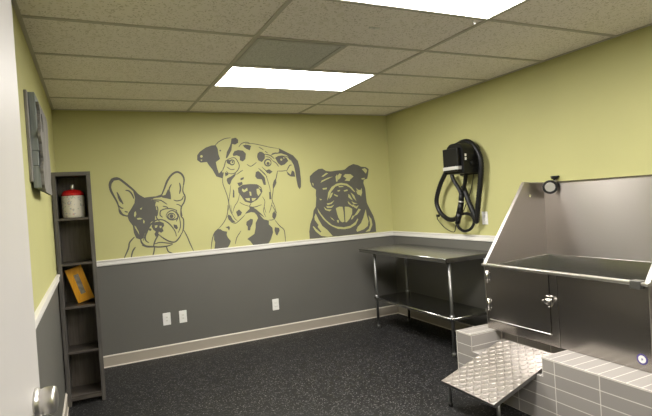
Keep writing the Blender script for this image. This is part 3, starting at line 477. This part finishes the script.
# ------------------------------------------------------------------ steel work table
tx0, tx1, ty0, ty1, tz = 2.735, 3.330, 3.427, 4.955, .872
t = thing('work_table', ((tx0+tx1)/2, (ty0+ty1)/2, 0), 'stainless steel work table with an undershelf in the back right corner', 'table')
m = MB(); m.box(tx0, tx1, ty0, ty1, tz-.004, tz, .0015, 1)
m.tube([(tx0+.006, ty0, tz-.008), (tx0+.006, ty1, tz-.008)], .0085, 12, smooth_n=0)
m.box(tx0+.004, tx0+.008, ty0, ty1, tz-.042, tz-.006)
m.box(tx0+.004, tx1, ty0, ty0+.003, tz-.042, tz-.003); m.box(tx0+.004, tx1, ty1-.003, ty1, tz-.042, tz-.003)
m.box(tx1-.003, tx1, ty0, ty1, tz-.042, tz-.003)
m.box(tx0+.2, tx0+.4, ty0+.1, ty1-.1, tz-.03, tz-.004)
m.build('tabletop', STEEL_T, t)
LX, LY = (2.80, 3.21), (3.462, 4.73)
for x in LX:
    for y in LY:
        m = MB(); m.cyl((x, y, .022), (x, y, tz-.006), .0150, seg=20); l = m.build('leg', GALV, t)
        m = MB(); m.lathe([(.012,0),(.020,.002),(.0215,.012),(.0215,.026),(.0205,.03)], (x, y, 0), seg=20); m.build('foot', GALV, l)
        m = MB(); m.lathe([(.0168,.0),(.022,.0),(.022,.05),(.0168,.05)], (x, y, .315), seg=20); m.build('collar', GALV, l)
m = MB(); m.box(LX[0]-.012, LX[1]+.012, LY[0]-.012, LY[1]+.012, .338, .342)
for q in ((LX[0]-.014, LX[0]-.010, LY[0], LY[1]), (LX[1]+.010, LX[1]+.014, LY[0], LY[1]), (LX[0], LX[1], LY[0]-.014, LY[0]-.010), (LX[0], LX[1], LY[1]+.010, LY[1]+.014)): m.box(*q, .310, .342, .001, 1)
for q in (((LX[0]-.014, LY[0]-.014), (LX[0]-.014, LY[1]+.014)), ((LX[1]+.014, LY[0]-.014), (LX[1]+.014, LY[1]+.014)), ((LX[0]-.014, LY[0]-.014), (LX[1]+.014, LY[0]-.014)), ((LX[0]-.014, LY[1]+.014), (LX[1]+.014, LY[1]+.014))):
    m.tube([(*q[0], .330), (*q[1], .330)], .0125, 14, smooth_n=0)
us = m.build('undershelf', STEEL_T, t)
# ------------------------------------------------------------------ wall dryer
t = thing('wall_dryer', (XR, 3.66, 1.05), 'black wall-mounted dog dryer with looped hoses on the green right wall', 'dryer')
def rprism(y0, y1, z0, z1, r, n=8):
    """rounded top outline in y, z"""
    p = [(y0, z0), (y1, z0)]
    for k in range(n+1):
        a = PI/2*k/n; p.append((y1-r+r*math.cos(a), z1-r+r*math.sin(a)))
    for k in range(n+1):
        a = PI/2+PI/2*k/n; p.append((y0+r+r*math.cos(a), z1-r+r*math.sin(a)))
    return p
fd = lambda y, z, x: (x, y, z)
m = MB(); m.prism(rprism(3.56, 3.86, 1.60, 1.90, .14), fd, XR-.018, XR-.0005); m.box(3.25, XR-.017, 3.56, 3.80, 1.62, 1.66); m.build('wall_bracket', BLACKP, t)
m = MB(); m.prism(rprism(3.545, 3.785, 1.612, 1.895, .09), fd, 3.105, XR-.024)
for z in (1.66, 1.70, 1.74, 1.78): m.box(3.15, 3.29, 3.541, 3.546, z-.006, z+.006, .002, 1)
hs = m.build('housing', BLACKP, t)
m = MB(); m.box(3.122, 3.142, 3.5435, 3.5455, 1.765, 1.788); m.box(3.122, 3.142, 3.5435, 3.5455, 1.730, 1.755); m.build('print', WHITEP, hs)
m = MB(); m.box(3.064, 3.106, 3.578, 3.785, 1.632, 1.850, .006, 2); fb = m.build('filter_box', BLACKP, t)
m = MB(); m.box(3.060, 3.1055, 3.574, 3.789, 1.648, 1.680, .003, 2); m.build('band', SILV, fb, ).__setitem__('label', 'silver band')
m = MB(); m.cyl((3.20, 3.545, 1.70), (3.20, 3.525, 1.70), .022, .020, 20, .003); m.cyl((3.20, 3.525, 1.70), (3.20, 3.519, 1.70), .008); m.build('switch_knob', BLACKP, t)
MAIN = [(3.21, 3.927, 1.647), (3.24, 4.062, 1.534), (3.24, 4.13, 1.414), (3.24, 4.142, 1.331), (3.24, 4.098, 1.248), (3.24, 4.008, 1.186), (3.24, 3.918, 1.17), (3.24, 3.841, 1.192), (3.24, 3.791, 1.265), (3.24, 3.77, 1.333)]
GRIP = [(3.24, 3.754, 1.429), (3.24, 3.77, 1.333), (3.24, 3.801, 1.236), (3.24, 3.84, 1.128)]
UP = [(3.25, 3.9, 1.644), (3.25, 3.87, 1.562), (3.25, 3.798, 1.47), (3.25, 3.768, 1.41)]
UP2 = [(3.25, 3.684, 1.626), (3.25, 3.707, 1.532), (3.25, 3.742, 1.457)]
ARCH = [(3.27, 3.761, 1.496), (3.27, 3.703, 1.358), (3.27, 3.645, 1.242), (3.27, 3.612, 1.152), (3.27, 3.588, 1.223), (3.27, 3.561, 1.354), (3.27, 3.53, 1.492), (3.27, 3.505, 1.629), (3.27, 3.507, 1.75), (3.27, 3.565, 1.849), (3.27, 3.667, 1.915), (3.27, 3.796, 1.903), (3.27, 3.905, 1.853)]
RING = [(3.27, 3.883, 1.125), (3.27, 3.85, 1.081), (3.27, 3.772, 1.058), (3.27, 3.686, 1.084), (3.27, 3.639, 1.147), (3.27, 3.662, 1.204), (3.27, 3.729, 1.228), (3.27, 3.8, 1.224)]
CORD = [(3.29, 4.198, 1.203), (3.29, 4.21, 1.171), (3.29, 4.119, 1.094), (3.29, 4.02, 1.05), (3.29, 3.951, 1.046), (3.29, 3.922, 1.113)]
CORD2 = [(3.3, 3.631, 1.62), (3.3, 3.687, 1.452), (3.3, 3.77, 1.31), (3.3, 3.852, 1.202)]

for pts, r, rg in ((MAIN, .0215, 1), (UP, .0185, 1), (UP2, .0185, 0), (ARCH, .0235, 1)):
    m = MB(); m.tube(pts, r, 14, False, 10, rg); m.build('hose', BLACKR, t)
m = MB(); m.tube(RING, .0135, 12, False, 10, 1); m.build('hose', BLACKR, t)
m = MB()
for (a, ra), (b, rb) in zip(((GRIP[0],.024),(GRIP[1],.027),(GRIP[2],.031)), ((GRIP[1],.027),(GRIP[2],.031),(GRIP[3],.023))): m.cyl(a, b, ra, rb, 20)
g = m.build('nozzle', BLACKP, t)
m = MB(); a, b = Vector(GRIP[0]), Vector(GRIP[1]); c = a.lerp(b, .78); e = a.lerp(b, .92); m.cyl(c, e, .0275, .0275, 20); m.build('ring', SATIN, g)
m = MB(); m.tube(CORD, .0045, 8, False, 8); m.box(CORD[0][0]-.012, CORD[0][0]+.012, CORD[0][1]-.018, CORD[0][1]+.018, CORD[0][2]-.01, CORD[0][2]+.016, .004, 2); m.build('cord', BLACKR, t)
m = MB(); m.tube(CORD2, .004, 8, False, 8); m.build('cord', BLACKR, t)
# ------------------------------------------------------------------ tiled platform
PX0, PX1, PZ = 2.425, XR-.002, .40
NY0, NY1, NZ, PY0, PY1 = 2.18, 2.80, .280, 1.05, 2.965
m = MB()
def face(pts, uv): m.quad(pts, [uv(*p) for p in pts])
uf = lambda x, y, z: (2.092-y, z)
ut = lambda x, y, z: (x-PX0-.29*10, y)
ue = lambda x, y, z: (x-PX0, z)
for a, b in ((PY0, NY0), (NY1, PY1)):
    face([(PX0,a,0),(PX0,b,0),(PX0,b,PZ),(PX0,a,PZ)], uf)
    face([(PX0,a,PZ),(PX0,b,PZ),(PX1,b,PZ),(PX1,a,PZ)], ut)
face([(PX0,NY0,0),(PX0,NY1,0),(PX0,NY1,NZ),(PX0,NY0,NZ)], uf)
BX = 2.74
face([(PX0,NY0,NZ),(PX0,NY1,NZ),(BX,NY1,NZ),(BX,NY0,NZ)], ut)
face([(BX,NY0,NZ),(BX,NY1,NZ),(BX,NY1,PZ),(BX,NY0,PZ)], uf)
face([(BX,NY0,PZ),(BX,NY1,PZ),(PX1,NY1,PZ),(PX1,NY0,PZ)], ut)
for y in (NY0, NY1): face([(PX0,y,NZ),(BX,y,NZ),(BX,y,PZ),(PX0,y,PZ)], ue)
for y in (PY0, PY1): face([(PX0,y,0),(PX1,y,0),(PX1,y,PZ),(PX0,y,PZ)], ue)
face([(PX1,PY0,0),(PX1,PY1,0),(PX1,PY1,PZ),(PX1,PY0,PZ)], uf)
face([(PX0,PY0,0),(PX1,PY0,0),(PX1,PY1,0),(PX0,PY1,0)], ut)
bmesh.ops.remove_doubles(m.bm, verts=m.bm.verts[:], dist=1e-5)
t = thing('tiled_platform', ((PX0+PX1)/2, (PY0+PY1)/2, 0), 'low platform clad in grey tiles with pale grout carrying the steel tub', 'platform')
m.build('tiled_body', TILEM, t)
e = .004
for a, b_, ys in ((PY0, NY0, (NY0,)), (NY1, PY1, (NY1, PY1))):
    m = MB(); m.box(PX0-.0012, PX0+e, a, b_, PZ-e, PZ+.0012)
    for y in ys:
        s = 1 if y == NY1 else -1
        m.box(PX0-.0012, PX0+e, min(y, y+s*e), max(y, y+s*e), 0 if y == PY1 else NZ, PZ)
        if y != PY1: m.box(PX0, BX, min(y, y+s*e), max(y, y+s*e), PZ-e, PZ+.0012)
    m.build('grout_edge', GROUT, t)
# ------------------------------------------------------------------ ramp
RY0, RY1 = 2.222, 2.700
def rz(x): return .178+.325*(x-2.058)
t = thing('loading_ramp', (2.33, 2.46, 0), 'diamond-plate metal ramp on short legs leading up to the tub door', 'ramp')
XA, XB = 2.058, 2.622
al = math.atan(.325)
RM = Matrix.Translation((XA, RY0, rz(XA))) @ Matrix.Rotation(-al, 4, 'Y')
LR, WR = (XB-XA)/math.cos(al), RY1-RY0
m = MB(); m.box(0, LR, 0, WR, -.004, 0, .0008, 1, RM)
st_ = .0333; nx, ny = int(LR/st_), int(WR/st_)
for i in range(nx):
    for j in range(ny):
        T = RM @ Matrix.Translation(((i+.5)*LR/nx, (j+.5)*WR/ny, 0)) @ Matrix.Rotation(math.radians(45 if (i+j) % 2 else -45), 4, 'Z')
        b = bmesh.new(); a_, w_, h_ = .0210, .0058, .0046
        vs = [b.verts.new(c) for c in ((-a_,0,0),(0,-w_,0),(a_,0,0),(0,w_,0),(-a_*.6,0,h_),(0,-w_*.4,h_),(a_*.6,0,h_),(0,w_*.4,h_))]
        b.faces.new(vs[4:8])
        for k in range(4): b.faces.new((vs[k], vs[(k+1)%4], vs[4+(k+1)%4], vs[4+k]))
        m.merge(b, T)
m.build('tread_plate', ALU, t)
m = MB()
for ya, yb in ((0, .003), (WR-.003, WR)): m.box(.004, LR*.62, ya, yb, -.026, -.004, 0, 1, RM)
m.box(0, .003, .003, WR-.003, -.022, -.004, 0, 1, RM); m.box(LR*.6, LR*.62, .003, WR-.003, -.022, -.004, 0, 1, RM)
m.build('under_frame', GALV, t)
for y in (RY0+.018, RY1-.016):
    x = 2.112
    m = MB(); m.cyl((x, y, .012), (x, y, rz(x)-.006), .0115, seg=16); l = m.build('leg', GALV, t)
    m = MB(); m.lathe([(.016,0),(.0175,.003),(.0165,.014),(.012,.018)], (x, y, 0), seg=18); m.build('rubber_foot', BLACKR, l)
# ------------------------------------------------------------------ dog bathing tub
UX0, UX1, UY0, UY1, UZ = 2.650, 3.332, 1.645, 2.870, .4015
t = thing('bathing_tub', ((UX0+UX1)/2, (UY0+UY1)/2, UZ), 'large stainless steel dog bathing tub with a hinged side door and high splash panels', 'bathtub')
RZ = .885
fy = lambda x, z, y: (x, y, z)
prof = [(UX0, UZ), (UX1-.008, UZ), (UX1-.008, 1.462), (3.098, 1.478), (UX0, RZ-.004)]
hole = [(3.166+.011*math.cos(a*PI/8), 1.372+.011*math.sin(a*PI/8)) for a in range(16)]
m = MB(); m.prism(prof, fy, UY1-.006, UY1, holes=[hole]); m.build('end_panel', STEEL_V, t)
m = MB(); m.prism(prof, fy, UY0, UY0+.006); m.build('end_panel', STEEL_V, t)
m = MB(); m.box(UX1-.008, UX1, UY0, UY1, UZ, 1.462, 0); m.build('back_panel', STEEL_V, t)
m = MB(); m.box(UX1-.020, UX1+.002, UY0, UY1, 1.462, 1.472, .002, 1)
m.build('back_hem', STEEL_F, t)
for y in (UY0+.008, UY1-.008):
    m = MB()
    a, b, c = Vector((UX0-.004, y, RZ+.002)), Vector((3.096, y, 1.482)), Vector((UX1-.012, y, 1.468))
    for p, q, w in ((a, b, .014), (b, c, .006)):
        dd = (q-p).normalized(); nn = Vector((-dd.z, 0, dd.x))
        M4 = Matrix(((dd.x, 0, nn.x, p.x), (0, 1, 0, p.y), (dd.z, 0, nn.z, p.z), (0, 0, 0, 1)))
        m.box(0, (q-p).length, -w, w, -.006, .004, .002, 1, M4)
    m.build('end_flange', RIM, t)
m = MB(); m.box(UX0-.018, UX0+.024, UY0-.004, UY1+.012, RZ-.014, RZ+.006, .006, 3); m.build('front_rim', RIM, t)
m = MB(); m.box(UX0, UX0+.010, UY0+.006, 2.225, UZ, RZ-.010, .0015, 1); fp = m.build('front_panel', STEEL_F, t)
m = MB(); m.box(UX0-.004, UX0+.012, 2.226, 2.284, UZ, RZ-.010, .002, 1); m.box(UX0-.001, UX0+.012, 2.284, UY1-.006, UZ, .468, .001, 1); m.box(UX0-.002, UX0+.012, 2.835, UY1-.006, .468, RZ-.010, .001, 1)
m.build('door_frame', STEEL_F, t)
m = MB(); m.box(UX0-.008, UX0+.006, 2.288, 2.832, .476, RZ-.014, .002, 1); dr = m.build('door', STEEL_F, t)
m = MB(); m.box(UX0-.013, UX0-.007, 2.290, 2.830, .476, .4805, .0015, 1); m.build('door_lip', RIM, dr)
for z in (.795, .585):
    m = MB(); m.cyl((UX0-.012, 2.834, z-.045), (UX0-.012, 2.834, z+.045), .0065, seg=14); m.box(UX0-.0105, UX0-.0075, 2.800, 2.834, z-.036, z+.036, .001, 1)
    for dzz in (-.024, .024): m.cyl((UX0-.0105, 2.815, z+dzz), (UX0-.014, 2.815, z+dzz), .005, seg=10)
    m.box(UX0-.006, UX0-.002, 2.834, 2.862, z-.036, z+.036, .001, 1)
    m.build('hinge', CHROME, t)
m = MB(); z = .700; y = 2.282
m.box(UX0-.016, UX0-.004, y-.020, y+.026, z-.030, z+.030, .004, 2)
m.cyl((UX0-.016, y, z), (UX0-.036, y, z), .010, seg=16); m.lathe([(.010,0),(.017,.004),(.017,.012),(.010,.015)], (UX0-.034, y, z), '-X', 18)
m.box(UX0-.046, UX0-.034, y-.030, y+.034, z-.007, z+.007, .004, 2)
m.cyl((UX0-.006, y+.004, z-.042), (UX0-.022, y+.004, z-.042), .007, seg=12)
m.build('latch', CHROME, t)
# basin: sloping walls below the fold line
m = MB(); i0, i1, j0, j1 = UX0+.012, UX1-.010, UY0+.008, UY1-.008; zt, zf = .894, .53
A = [(i0, j0, RZ-.012), (i0, j1, RZ-.012), (i1, j1, zt), (i1, j0, zt)]
B_ = [(i0+.02, j0+.006, RZ-.014), (i0+.02, j1-.006, RZ-.014), (i1-.006, j1-.006, zt-.002), (i1-.006, j0+.006, zt-.002)]
C_ = [(i0+.03, j0+.04, zf), (i0+.03, j1-.04, zf), (i1-.05, j1-.04, zf), (i1-.05, j0+.04, zf)]
for P, Q in ((A, B_), (B_, C_)):
    for k in range(4): m.quad([P[k], P[(k+1)%4], Q[(k+1)%4], Q[k]])
m.quad(C_); bmesh.ops.remove_doubles(m.bm, verts=m.bm.verts[:], dist=1e-5)
m.build('basin', STEEL_T, t)
m = MB(); yb = 1.708; m.box(UX0-.024, UX0+.028, yb-.030, yb+.030, RZ-.032, RZ+.012, .003, 2); m.cyl((UX0-.003, yb-.028, RZ-.004), (UX0-.003, yb-.055, RZ-.004), .011, seg=16); m.build('rim_clamp', GALV, t)
by_, bz_ = 1.705, .4665
m = MB(); m.lathe([(.030,0),(.030,.0015)], (UX0-.0002, by_, bz_), '-X', 32); bd = m.build('round_badge', PURPLE, t); bd['label'] = 'round white badge with a purple ring'
m = MB(); m.lathe([(.0210,0),(.0210,.0006)], (UX0-.0016, by_, bz_), '-X', 32); wc = m.build('badge_centre', WHITEP, bd)
m = MB(); xq = UX0-.0024
pw = [(.000,.010),(.006,.006),(.003,.001),(.008,-.004),(.004,-.010),(-.003,-.006),(-.008,-.009),(-.006,-.001),(-.010,.005),(-.004,.006)]
m.prism(pw, lambda y, z, x: (x, by_+y*.75, bz_+z*.75), xq, xq+.0004); m.build('print', INKB, bd)
# ------------------------------------------------------------------ grooming tether clamped on the back panel
t = thing('grooming_tether', (UX1-.004, 2.76, 1.472), 'black clamp knob and loop hooked over the top edge of the tub back panel', 'tether')
m = MB(); m.box(UX1-.030, UX1+.006, 2.735, 2.785, 1.4735, 1.482, .002, 1); m.box(UX1-.031, UX1-.0215, 2.735, 2.785, 1.43, 1.482, .002, 1); m.build('clamp', SATIN, t)
m = MB(); m.cyl((UX1-.012, 2.76, 1.482), (UX1-.012, 2.755, 1.496), .007, seg=12); m.lathe([(.012,0),(.025,.005),(.027,.019),(.021,.027)], (UX1-.012, 2.753, 1.490), 'Z', 18); m.box(UX1-.023, UX1-.001, 2.715, 2.785, 1.504, 1.518, .005, 2); m.build('knob', BLACKP, t)
m = MB(); cxr = Vector((UX1-.055, 2.765, 1.432)); ry = Vector((-.62, .78, 0)).normalized()
P = [cxr+ry*(  .047*math.cos(a*PI/10))+Vector((0, 0, .045*math.sin(a*PI/10))) for a in range(20)]
m.tube(P, .0095, 12, True, 2); m.build('loop', BLACKR, t)
m = MB(); pn = Vector((-ry.y, ry.x, 0)); m.cyl(cxr+pn*.004, cxr-pn*.004, .039, .039, 28, .002); m.build('disc', RIM, t)
# ------------------------------------------------------------------ light and camera
w = bpy.data.worlds.new('World'); SC.world = w; w.use_nodes = True
w.node_tree.nodes['Background'].inputs['Color'].default_value = (1, .95, .88, 1); w.node_tree.nodes['Background'].inputs['Strength'].default_value = .05
cam = bpy.data.cameras.new('Camera'); co = bpy.data.objects.new('Camera', cam); COL.objects.link(co); SC.camera = co
cam.sensor_fit = 'HORIZONTAL'; cam.sensor_width = 36; cam.lens = 494.948*36/652; cam.clip_start = .02
yaw, pit, rol = -.4435, -.0142, -.0655
f = Vector((-math.sin(yaw)*math.cos(pit), math.cos(yaw)*math.cos(pit), math.sin(pit)))
r0 = Vector((math.cos(yaw), math.sin(yaw), 0)); u0 = r0.cross(f)
r = r0*math.cos(rol)+u0*math.sin(rol); u = -r0*math.sin(rol)+u0*math.cos(rol)
co.matrix_world = Matrix(((r.x, u.x, -f.x, 0), (r.y, u.y, -f.y, 0), (r.z, u.z, -f.z, 1.4379), (0, 0, 0, 1)))
vs = SC.view_settings; vs.view_transform = 'Standard'; vs.look = 'None'; vs.exposure = EXPO; vs.gamma = 1; vs.use_curve_mapping = False
